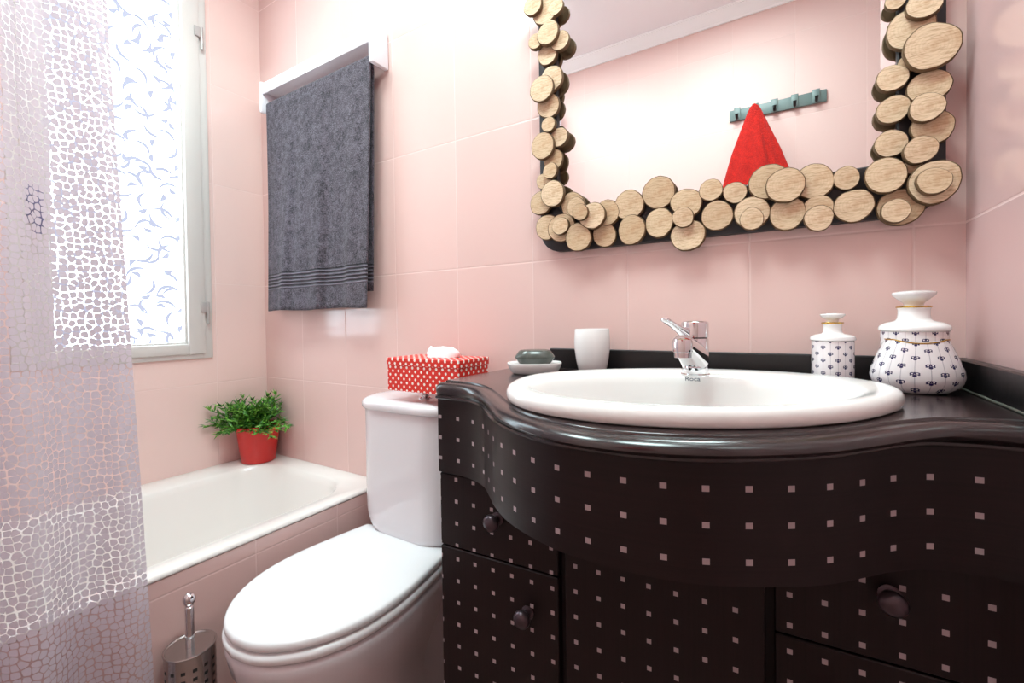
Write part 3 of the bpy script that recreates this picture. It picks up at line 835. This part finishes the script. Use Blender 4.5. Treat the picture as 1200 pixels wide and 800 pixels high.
# porcelain bottle
bx, by = 1.2975, -0.062
bot = empty('perfume_bottle', (bx, by, ZC)); tag(bot, 'small cylindrical white porcelain bottle with navy flower pattern', 'bottle')
bm = bmesh.new(); N = 72
loft(bm, [ell(bx, by, r, r, z, N) for r, z in ((0.0270, ZC+0.00050), (0.0285, ZC+0.00200), (0.0290, ZC+0.00500), (0.0290, ZC+0.07280))], uv=lambda a, c: (c/N*9, (0, 0.06, 0.2, 3.46)[a]))
finish('bottle_body', bm, M_palm, bot)
bm = bmesh.new(); lathe(bm, bx, by, [(0.0285, ZC+0.07280), (0.0308, ZC+0.07417), (0.0312, ZC+0.07644), (0.0300, ZC+0.07963), (0.025, ZC+0.08235), (0.016, ZC+0.08417), (0.0145, ZC+0.08509), (0.0130, ZC+0.08736), (0.0125, ZC+0.09282), (0.0130, ZC+0.09919), (0.0142, ZC+0.10101), (0.006, ZC+0.10146)], 48)
finish('bottle_neck', bm, M_porc, bot)
bm = bmesh.new(); lathe(bm, bx, by, [(0.0138, ZC+0.10056), (0.0153, ZC+0.10101), (0.0155, ZC+0.10210), (0.0150, ZC+0.10301), (0.006, ZC+0.10329)], 40)
finish('gold_ring', bm, M_gold, bot)
bm = bmesh.new(); lathe(bm, bx, by, [(0.0085, ZC+0.10329), (0.0080, ZC+0.10556), (0.0090, ZC+0.10784), (0.0135, ZC+0.11056), (0.0166, ZC+0.11330), (0.0172, ZC+0.11512), (0.0165, ZC+0.11648), (0.010, ZC+0.11757), (0.001, ZC+0.11794)], 40)
finish('stopper', bm, M_porc, bot)

# porcelain dispenser with a flared front pocket
dx, dy = 1.3940, -0.083
dis = empty('soap_dispenser', (dx, dy, ZC)); tag(dis, 'large white porcelain dispenser with flared navy-flowered pocket', 'dispenser')
bm = bmesh.new()
loft(bm, [ell(dx, dy, r, r, z, N) for r, z in ((0.036, ZC+0.00050), (0.0375, ZC+0.00200), (0.0385, ZC+0.00600), (0.0385, ZC+0.08876))], uv=lambda a, c: (c/N*11, (0, 0.06, 0.2, 4.05)[a]))
finish('dispenser_body', bm, M_palm, dis)
bm = bmesh.new(); lathe(bm, dx, dy, [(0.0385, ZC+0.08876), (0.0408, ZC+0.09059), (0.0412, ZC+0.09333), (0.0400, ZC+0.09699), (0.034, ZC+0.10111), (0.024, ZC+0.10385), (0.0210, ZC+0.10523), (0.0192, ZC+0.10797), (0.0183, ZC+0.11438), (0.0183, ZC+0.12078), (0.0195, ZC+0.12398), (0.008, ZC+0.12462)], 56)
finish('dispenser_neck', bm, M_porc, dis)
bm = bmesh.new(); lathe(bm, dx, dy, [(0.0190, ZC+0.12371), (0.0206, ZC+0.12417), (0.0208, ZC+0.12517), (0.0200, ZC+0.12609), (0.008, ZC+0.12636)], 48)
finish('gold_ring', bm, M_gold, dis)
bm = bmesh.new(); lathe(bm, dx, dy, [(0.0115, ZC+0.12636), (0.0110, ZC+0.12810), (0.0122, ZC+0.13084), (0.0180, ZC+0.13634), (0.0240, ZC+0.14183), (0.0252, ZC+0.14503), (0.0246, ZC+0.14686), (0.017, ZC+0.14869), (0.001, ZC+0.14933)], 48)
finish('stopper', bm, M_porc, dis)
bm = bmesh.new()
pr = ((0.0310, 0.0270, 0.0005, 0), (0.0370, 0.0310, 0.0025, 0), (0.0465, 0.0370, 0.0085, 0), (0.0520, 0.0405, 0.017, 0), (0.0532, 0.0415, 0.025, 0), (0.0515, 0.0410, 0.035, 0), (0.0462, 0.0385, 0.050, 0), (0.0400, 0.0355, 0.066, 0), (0.0355, 0.0335, 0.0775, 0))
yo = dy-0.010
rings = []
for a, b, z, _ in pr:
    ring = ell(dx, yo, a, b, ZC+z, N, 0, 2.2)
    if z > 0.05:   # opening dips in the middle of the front
        k = (z-0.05)/0.0275
        ring = [(x, y, q-0.0048*k*max(0, 1-((x-dx)/0.028)**2)*(1 if y < yo else 0.2)) for x, y, q in ring]
    rings.append(ring)
loft(bm, rings, uv=lambda a, c: (c/N*11+0.5, pr[a][2]/0.0232+0.2))
finish('front_pocket', bm, M_palm, dis)
bm = bmesh.new(); rim = [Vector(p) for p in rings[-1] if p[1] < yo+0.003]
rim.sort(key=lambda p: math.atan2(p.y-yo, p.x-dx) if p.y < yo else (0.01 if p.x > dx else -3.2))
tube(bm, [p+Vector((0, 0, 0.0002)) for p in rim], 0.0009, 8)
finish('gold_rim', bm, M_gold, dis)

# ------------------------------------------------------------------ toilet
toi = empty('toilet', (0.397, -0.30, 0.0))
tag(toi, 'white ceramic toilet with closed lid beside the vanity', 'toilet')
HALF = spline([(0.143, -0.138), (0.151, -0.18), (0.164, -0.26), (0.1705, -0.33), (0.166, -0.395), (0.150, -0.447), (0.120, -0.497), (0.080, -0.533), (0.042, -0.552), (0.0, -0.559)], 6)
CXT = 0.397
OUTL = [(CXT+p.x, p.y) for p in HALF]+[(CXT-p.x, p.y) for p in HALF[-2::-1]]
# rounded hinge corners
NB_ = 14
OUTL = OUTL+[(CXT-0.143+0.286*k/NB_, -0.133+(-0.003 if k in (0, NB_) else 0)) for k in range(1, NB_)]
CEN = Vector((CXT, -0.335))
def oring(s, z, dy=0.0, inset=0.0, zf=None):
    out = []
    for (x, y) in OUTL:
        v = Vector((x, y))-CEN
        L = v.length
        v = v*s*(max(0.0, L-inset)/L)
        out.append((CEN.x+v.x, CEN.y+v.y+dy, z if zf is None else zf(v)))
    return out
bm = bmesh.new()
loft(bm, [oring(1, 0.404, inset=0.010), oring(1, 0.4045, inset=0.004), oring(1, 0.408, inset=0.0005), oring(1, 0.413), oring(1, 0.4185, inset=0.001), oring(1, 0.4210, inset=0.0032), oring(1, 0.4226, inset=0.008), oring(1, 0.4234, inset=0.020), oring(1, 0.4240, inset=0.10)])
finish('toilet_lid', bm, M_seat, toi, angle=50)
bm = bmesh.new()
loft(bm, [oring(1, 0.3815, inset=0.008), oring(1, 0.3820, inset=0.002), oring(1, 0.386, inset=-0.002), oring(1, 0.395, inset=-0.003), oring(1, 0.3995, inset=0.000), oring(1, 0.4015, inset=0.006), oring(1, 0.4020, inset=0.06)])
finish('toilet_seat', bm, M_seat, toi, angle=50)
bm = bmesh.new()
BR = [oring(1, 0.3795, inset=0.030), oring(1, 0.3795, inset=0.010), oring(1, 0.377, inset=0.003), oring(1, 0.370, inset=0.0), oring(1, 0.355, inset=0.003), oring(0.965, 0.33), oring(0.91, 0.30, 0.004), oring(0.83, 0.26, 0.012), oring(0.73, 0.215, 0.024),
      oring(0.645, 0.17, 0.036), oring(0.60, 0.12, 0.045), oring(0.59, 0.07, 0.05), oring(0.62, 0.025, 0.05), oring(0.64, 0.001, 0.05)]
loft(bm, BR)
# back block carrying the cistern
RB = [rrect(CXT-0.105-e, CXT+0.105+e, -0.235, -0.020, 0.03, z) for e, z in ((-0.03, 0.001), (-0.03, 0.12), (-0.015, 0.25), (0.02, 0.345), (0.035, 0.385), (0.036, 0.398), (0.030, 0.402))]
loft(bm, RB)
finish('toilet_bowl', bm, M_toilet, toi, angle=60)
# round recess at the side of the foot
bm = bmesh.new()
for sx in (1,):
    loft(bm, [[(CXT+sx*(0.098+d), -0.28+q*cos(a), 0.20+1.5*q*sin(a)) for a in [2*pi*k/24 for k in range(24)]] for q, d in ((0.020, 0.0), (0.0205, 0.004), (0.019, 0.006))])
finish('fixing_cap', bm, M_toilet, toi)
def dring(x0, x1, yb, yf, rb, rf, z, n=12):
    out = []
    for (cx, cy, r, a0) in ((x1-rb, yb-rb, rb, 0), (x0+rb, yb-rb, rb, 90), (x0+rf, yf+rf, rf, 180), (x1-rf, yf+rf, rf, 270)):
        for k in range(n+1):
            a = radians(a0+90*k/n); out.append((cx+r*cos(a), cy+r*sin(a), z))
    return out
TX0, TX1, TYB, TYF = 0.234, 0.556, -0.004, -0.168
bm = bmesh.new()
loft(bm, [dring(TX0+e, TX1-e, TYB-e*0.05, TYF+e*0.45, 0.012, 0.085, z) for e, z in ((0.060, 0.4035), (0.046, 0.4055), (0.030, 0.4125), (0.018, 0.4230), (0.009, 0.4370), (0.004, 0.4530), (0.001, 0.475), (0.0, 0.52), (0.0, 0.7445))])
finish('cistern', bm, M_toilet, toi, angle=60)
bm = bmesh.new()
loft(bm, [dring(TX0-e, TX1+e, TYB+0.002, TYF-e, 0.012, 0.088, z) for e, z in ((0.001, 0.7450), (0.005, 0.7460), (0.007, 0.7500), (0.007, 0.7590), (0.004, 0.7660), (-0.003, 0.7705), (-0.012, 0.7725), (-0.05, 0.7735))])
finish('cistern_lid', bm, M_toilet, toi, angle=60)
bm = bmesh.new(); lathe(bm, 0.432, -0.094, [(0.0175, 0.7735), (0.0175, 0.7755), (0.012, 0.7775), (0.0105, 0.7785), (0.0105, 0.783), (0.0130, 0.785), (0.0138, 0.790), (0.0130, 0.7955), (0.008, 0.7985), (0.001, 0.799)], 32)
finish('flush_button', bm, M_chrome, toi)
for s in (-1, 1):
    bm = bmesh.new(); tube(bm, [(CXT+s*0.075-0.02, -0.128, 0.400), (CXT+s*0.075+0.02, -0.128, 0.400)], 0.009, 14)
    finish('hinge', bm, M_seat, toi)

# ------------------------------------------------------------------ red polka-dot box with a tissue
bz0, bz1 = 0.7995, 0.8825
tb = empty('tissue_box', (0.481, -0.10, bz0)); tag(tb, 'red white-dotted tissue box on top of the toilet cistern', 'box')
def dotbox(name, x0, x1, y0, y1, z0, z1, v0, parent, openx=None):
    bm = bmesh.new(); lay = uvlay(bm)
    box(bm, x0, x1, y0, y1, z0, z1, 0.0012, 1)
    bm.normal_update()
    for f in bm.faces:
        for lp in f.loops:
            c = lp.vert.co
            if abs(f.normal.z) > 0.7: uv = ((c.x-0.3655)/0.0192, (c.y-y0)/0.0192)
            elif abs(f.normal.x) > abs(f.normal.y): uv = (12+(c.y-y0)/0.0192, (c.z-v0)/0.0192)
            else: uv = ((c.x-0.3655)/0.0192, (c.z-v0)/0.0192)
            lp[lay].uv = uv
    return finish(name, bm, M_polka, parent, smooth=False)
dotbox('box_base', 0.3655, 0.5960, -0.1600, -0.0420, bz0, bz1-0.004, bz0+0.012, tb)
dotbox('box_lid', 0.3635, 0.5980, -0.1620, -0.0400, bz1-0.0185, bz1, bz1-0.004, tb)
bm = bmesh.new()
nb = 26; rows = []
for j in range(9):
    t = j/8; row = []
    for i in range(nb):
        a = 2*pi*i/nb
        w = 0.050*(1-0.35*t**2)+0.008*sin(3*a+t*4); d = 0.020*(1-0.6*t)+0.005*sin(5*a+2*t)
        row.append((0.494+w*cos(a)+0.006*t, -0.100+d*sin(a), bz1+0.0005+0.0245*t**0.8+0.003*sin(4*a+1)*t))
    rows.append(row)
loft(bm, rows)
tag(finish('tissue', bm, M_tissue, angle=70, origin=(0.494, -0.10, bz1)), 'crumpled white paper tissue sticking out of the red box', 'tissue')

# ------------------------------------------------------------------ toilet brush
TBX, TBY = 0.2225, -0.5530
br_ = empty('toilet_brush', (TBX, TBY, 0.0)); tag(br_, 'stainless steel toilet brush in a perforated holder', 'toilet brush')
def perforated():
    m, b, p = new_mat('perforated_steel')
    u, v = b.sep(b.uv())[:2]
    sq = b.mul(b.lt(b.ab(b.sub(b.fr(u), 0.5)), 0.19), b.lt(b.ab(b.sub(b.fr(v), 0.5)), 0.20))
    sq = b.mul(sq, b.gt(v, 0.0))
    b.put(p.inputs['Base Color'], b.mix(sq, (0.50, 0.49, 0.48, 1), (0.01, 0.01, 0.01, 1)))
    b.put(p.inputs['Metallic'], b.sub(1.0, sq)); b.put(p.inputs['Roughness'], b.add(0.16, b.mul(sq, 0.6)))
    return m
bm = bmesh.new()
zs = (0.001, 0.004, 0.06, 0.20, 0.318, 0.3345)
loft(bm, [ell(TBX, TBY, r, r, z, 48) for r, z in zip((0.0415, 0.0425, 0.0425, 0.0425, 0.0425, 0.0425), zs)], uv=lambda a, c: (c/48*14, (0.3185-zs[a])/0.0165 if zs[a] < 0.3185 else 0.0))
finish('holder', bm, perforated(), br_)
bm = bmesh.new(); lathe(bm, TBX, TBY, [(0.0425, 0.3345), (0.0440, 0.3355), (0.0445, 0.3372), (0.0435, 0.3388), (0.0415, 0.3386), (0.0395, 0.3365), (0.010, 0.3360), (0.009, 0.3360)], 56)
finish('lid', bm, M_steel, br_)
bm = bmesh.new(); lathe(bm, TBX, TBY, [(0.0078, 0.3362), (0.0078, 0.415), (0.0062, 0.4165), (0.0062, 0.4185), (0.0080, 0.420), (0.0105, 0.4245), (0.0113, 0.4300), (0.0105, 0.4355), (0.0080, 0.4395), (0.0040, 0.4415), (0.0006, 0.442)], 32)
finish('handle', bm, M_chrome, br_)

# ------------------------------------------------------------------ potted plant on the tub corner
PX, PY, PZ = -0.392, -0.079, 0.4800
pl = empty('potted_plant', (PX, PY, PZ)); tag(pl, 'bushy green plant in a red pot on the bathtub corner', 'plant')
bm = bmesh.new(); lathe(bm, PX, PY, [(0.0525, PZ), (0.0545, PZ+0.002), (0.0700, PZ+0.126), (0.0708, PZ+0.130), (0.0692, PZ+0.131), (0.0675, PZ+0.128), (0.066, PZ+0.114), (0.002, PZ+0.113)], 48)
finish('pot', bm, M_pot, pl)
bm = bmesh.new(); lathe(bm, PX, PY, [(0.065, PZ+0.1135), (0.057, PZ+0.117), (0.002, PZ+0.119)], 32)
finish('soil', bm, M_soil, pl)
bm = bmesh.new(); rp = random.Random(4)
def clampw(p):
    p = Vector(p)
    if p.x < XL+0.006: p.x = XL+0.006+0.12*(XL+0.006-p.x)*0
    if p.y > -0.006: p.y = -0.006
    return p
def leaf(base, d, ln, w):
    d = d.normalized(); s = d.cross(Vector((rp.uniform(-.4, .4), rp.uniform(-.4, .4), 1))).normalized(); n = s.cross(d)
    pts = [base, base+d*ln*0.35+s*w-n*w*0.25, base+d*ln+n*(-ln*0.18), base+d*ln*0.35-s*w-n*w*0.25, base+d*ln*0.45+n*w*0.25]
    v = [bm.verts.new(clampw(p)) for p in pts]
    for f in ((0, 1, 4), (1, 2, 4), (2, 3, 4), (3, 0, 4)): bm.faces.new([v[i] for i in f])
for k in range(84):
    a = rp.uniform(0, 2*pi)
    el = rp.uniform(0.15, 1.45)
    d = Vector((cos(a)*cos(el), sin(a)*cos(el), sin(el)))
    # the walls of the corner push the growth along them
    if d.x < 0: d.y -= 0.55*abs(d.x); d.x *= 0.45
    if d.y > 0: d.x += 0.30*d.y; d.y *= 0.40
    d.normalize()
    L = rp.uniform(0.075, 0.135)*(1.0 if el < 0.9 else 0.85)
    p = Vector((PX, PY, PZ+0.116))+Vector((rp.uniform(-.045, .045), rp.uniform(-.045, .045), 0))
    nseg = 9
    for q in range(nseg):
        d2 = (d+Vector((0, 0, -0.07*q*(1.2-el*0.6)))).normalized()
        p2 = p+d2*L/nseg
        if q > 1:
            for h in range(3):
                s = rp.uniform(0, 2*pi)
                perp = Vector((cos(s), sin(s), rp.uniform(-0.2, 0.7)))
                leaf(p2, d2*0.75+perp*0.75, rp.uniform(0.018, 0.034), rp.uniform(0.0032, 0.0052))
        p = p2
    leaf(p, d, 0.026, 0.0035)
finish('foliage', bm, M_leaf, pl, smooth=False)

# ------------------------------------------------------------------ hook rail and red towel on the front wall
hr = empty('hook_rail', (1.21, YF, 1.866)); tag(hr, 'grey-green hook rail seen in the mirror above red towel', 'hook rail')
bm = bmesh.new(); box(bm, 1.031, 1.386, YF+0.001, YF+0.012, 1.844, 1.892, 0.002)
finish('rail_bar', bm, M_hook, hr)
for x in (1.062, 1.132, 1.204, 1.276, 1.350):
    bm = bmesh.new()
    box(bm, x-0.013, x+0.013, YF+0.0125, YF+0.018, 1.842, 1.898, 0.002)
    h = finish('hook_plate', bm, M_hook, hr)
    bm = bmesh.new(); tube(bm, [(x, YF+0.018, 1.853), (x, YF+0.032, 1.846), (x, YF+0.042, 1.850), (x, YF+0.046, 1.860)], [0.006, 0.006, 0.006, 0.007], 12)
    finish('hook', bm, M_hookdark, h)
M_red = terry('red_terry', srgb(164, 12, 5), srgb(212, 28, 12))
bm = bmesh.new(); rows = []
nT = 100
for j in range(41):
    t = j/40
    z = 1.874-0.56*t
    hw = 0.020+0.105*min(1, t*1.55)**0.85+0.012*t; hd = 0.016+0.022*t
    row = []
    for i in range(nT):
        a = 2*pi*i/nT
        f = 1+0.13*min(1, t*3)*sin(5*a+0.7+t)+0.08*min(1, t*3)*sin(9*a+1.9)
        x = 1.132+0.012*t+hw*f*cos(a)*(1.0 if cos(a) < 0 else 0.88)
        y = YF+0.056+0.004+hd*f*sin(a)
        row.append((x, max(y, YF+0.006 if t > 0.14 else YF+0.026), z-0.012*abs(cos(a))*(1-t)))
    rows.append(row)
loft(bm, rows)
rt = finish('hand_towel', bm, M_red, angle=60, origin=(1.132, YF+0.05, 1.86)); tag(rt, 'red towel hanging from the hook rail in the mirror reflection', 'towel')

# ------------------------------------------------------------------ wall lamp, added ceiling fill lights, world
lamp = empty('wall_lamp', (1.25, 0.0, 2.11)); tag(lamp, 'frosted glass wall lamp mounted above the mirror', 'lamp')
m, b, p = new_mat('lamp_glass'); p.inputs['Emission Color'].default_value = (0.72, 0.94, 0.95, 1); p.inputs['Emission Strength'].default_value = LAMP
bm = bmesh.new(); box(bm, 1.115, 1.385, -0.115, -0.030, 2.055, 2.165, 0.025, 4)
finish('lamp_shade', bm, m, lamp)
for x0, x1 in ((1.098, 1.108), (1.392, 1.402)):  # plates added to keep the lamp's light off the right wall
    bm = bmesh.new(); box(bm, x0, x1, -0.185, -0.001, 1.985, 2.185, 0.004)
    finish('added_side_shield', bm, M_wplastic, lamp)
bm = bmesh.new(); box(bm, 1.16, 1.34, -0.030, -0.001, 2.075, 2.145, 0.004, 2)
finish('wall_plate', bm, M_chrome, lamp)

m, b, p = new_mat('ceiling_fill_glass'); p.inputs['Emission Color'].default_value = (0.73, 0.94, 0.93, 1); p.inputs['Emission Strength'].default_value = CEIL_FILL
for lx, ly, lab in ((1.05, -0.62, 'added round ceiling fill light above the vanity cabinet'), (0.25, -0.62, 'added round ceiling fill light above the bathtub edge')):
    cl = empty('ceiling_fill_light', (lx, ly, ZT)); tag(cl, lab, 'lamp', 'added ceiling fill lights')  # unseen round lights, added to fill the room evenly
    bm = bmesh.new(); lathe(bm, lx, ly, [(0.220, ZT-0.004), (0.220, ZT-0.0065), (0.15, ZT-0.0075), (0.002, ZT-0.008)], 48)
    finish('diffuser', bm, m, cl)
    bm = bmesh.new(); lathe(bm, lx, ly, [(0.221, ZT-0.0005), (0.235, ZT-0.0005), (0.238, ZT-0.004), (0.236, ZT-0.022), (0.228, ZT-0.026), (0.222, ZT-0.022), (0.221, ZT-0.0005)], 48, False, False)
    finish('fitting_ring', bm, M_wplastic, cl)

w = bpy.data.worlds.new('world'); SC.world = w; w.use_nodes = True
w.node_tree.nodes['Background'].inputs[0].default_value = (0.75, 0.85, 1.0, 1); w.node_tree.nodes['Background'].inputs[1].default_value = 1.0

# ------------------------------------------------------------------ camera
cd = bpy.data.cameras.new('camera'); cam = bpy.data.objects.new('camera', cd); COL.objects.link(cam)
r = Vector((0.8535883976, 0.5207734206, -0.0134867285)); u = Vector((0.0033140373, 0.0204599680, 0.9997851803)); f = Vector((-0.5209374863, 0.8534497256, -0.0157385288))
cam.matrix_world = Matrix(((r.x, u.x, -f.x, 1.2260976), (r.y, u.y, -f.y, -0.9536066), (r.z, u.z, -f.z, 0.9734), (0, 0, 0, 1)))
cd.sensor_width = 36.0; cd.lens = 36.0*516.5916/1200.0
cd.shift_x = -0.5848/1200.0; cd.shift_y = -16.8002/1200.0
cd.clip_start = 0.01
SC.camera = cam
SC.view_settings.view_transform = 'Standard'
SC.view_settings.look = 'None'
SC.view_settings.exposure = 0.0
SC.cycles.use_denoising = True
SC.cycles.max_bounces = 10; SC.cycles.diffuse_bounces = 6; SC.cycles.transparent_max_bounces = 24
SC.cycles.sample_clamp_indirect = 8.0
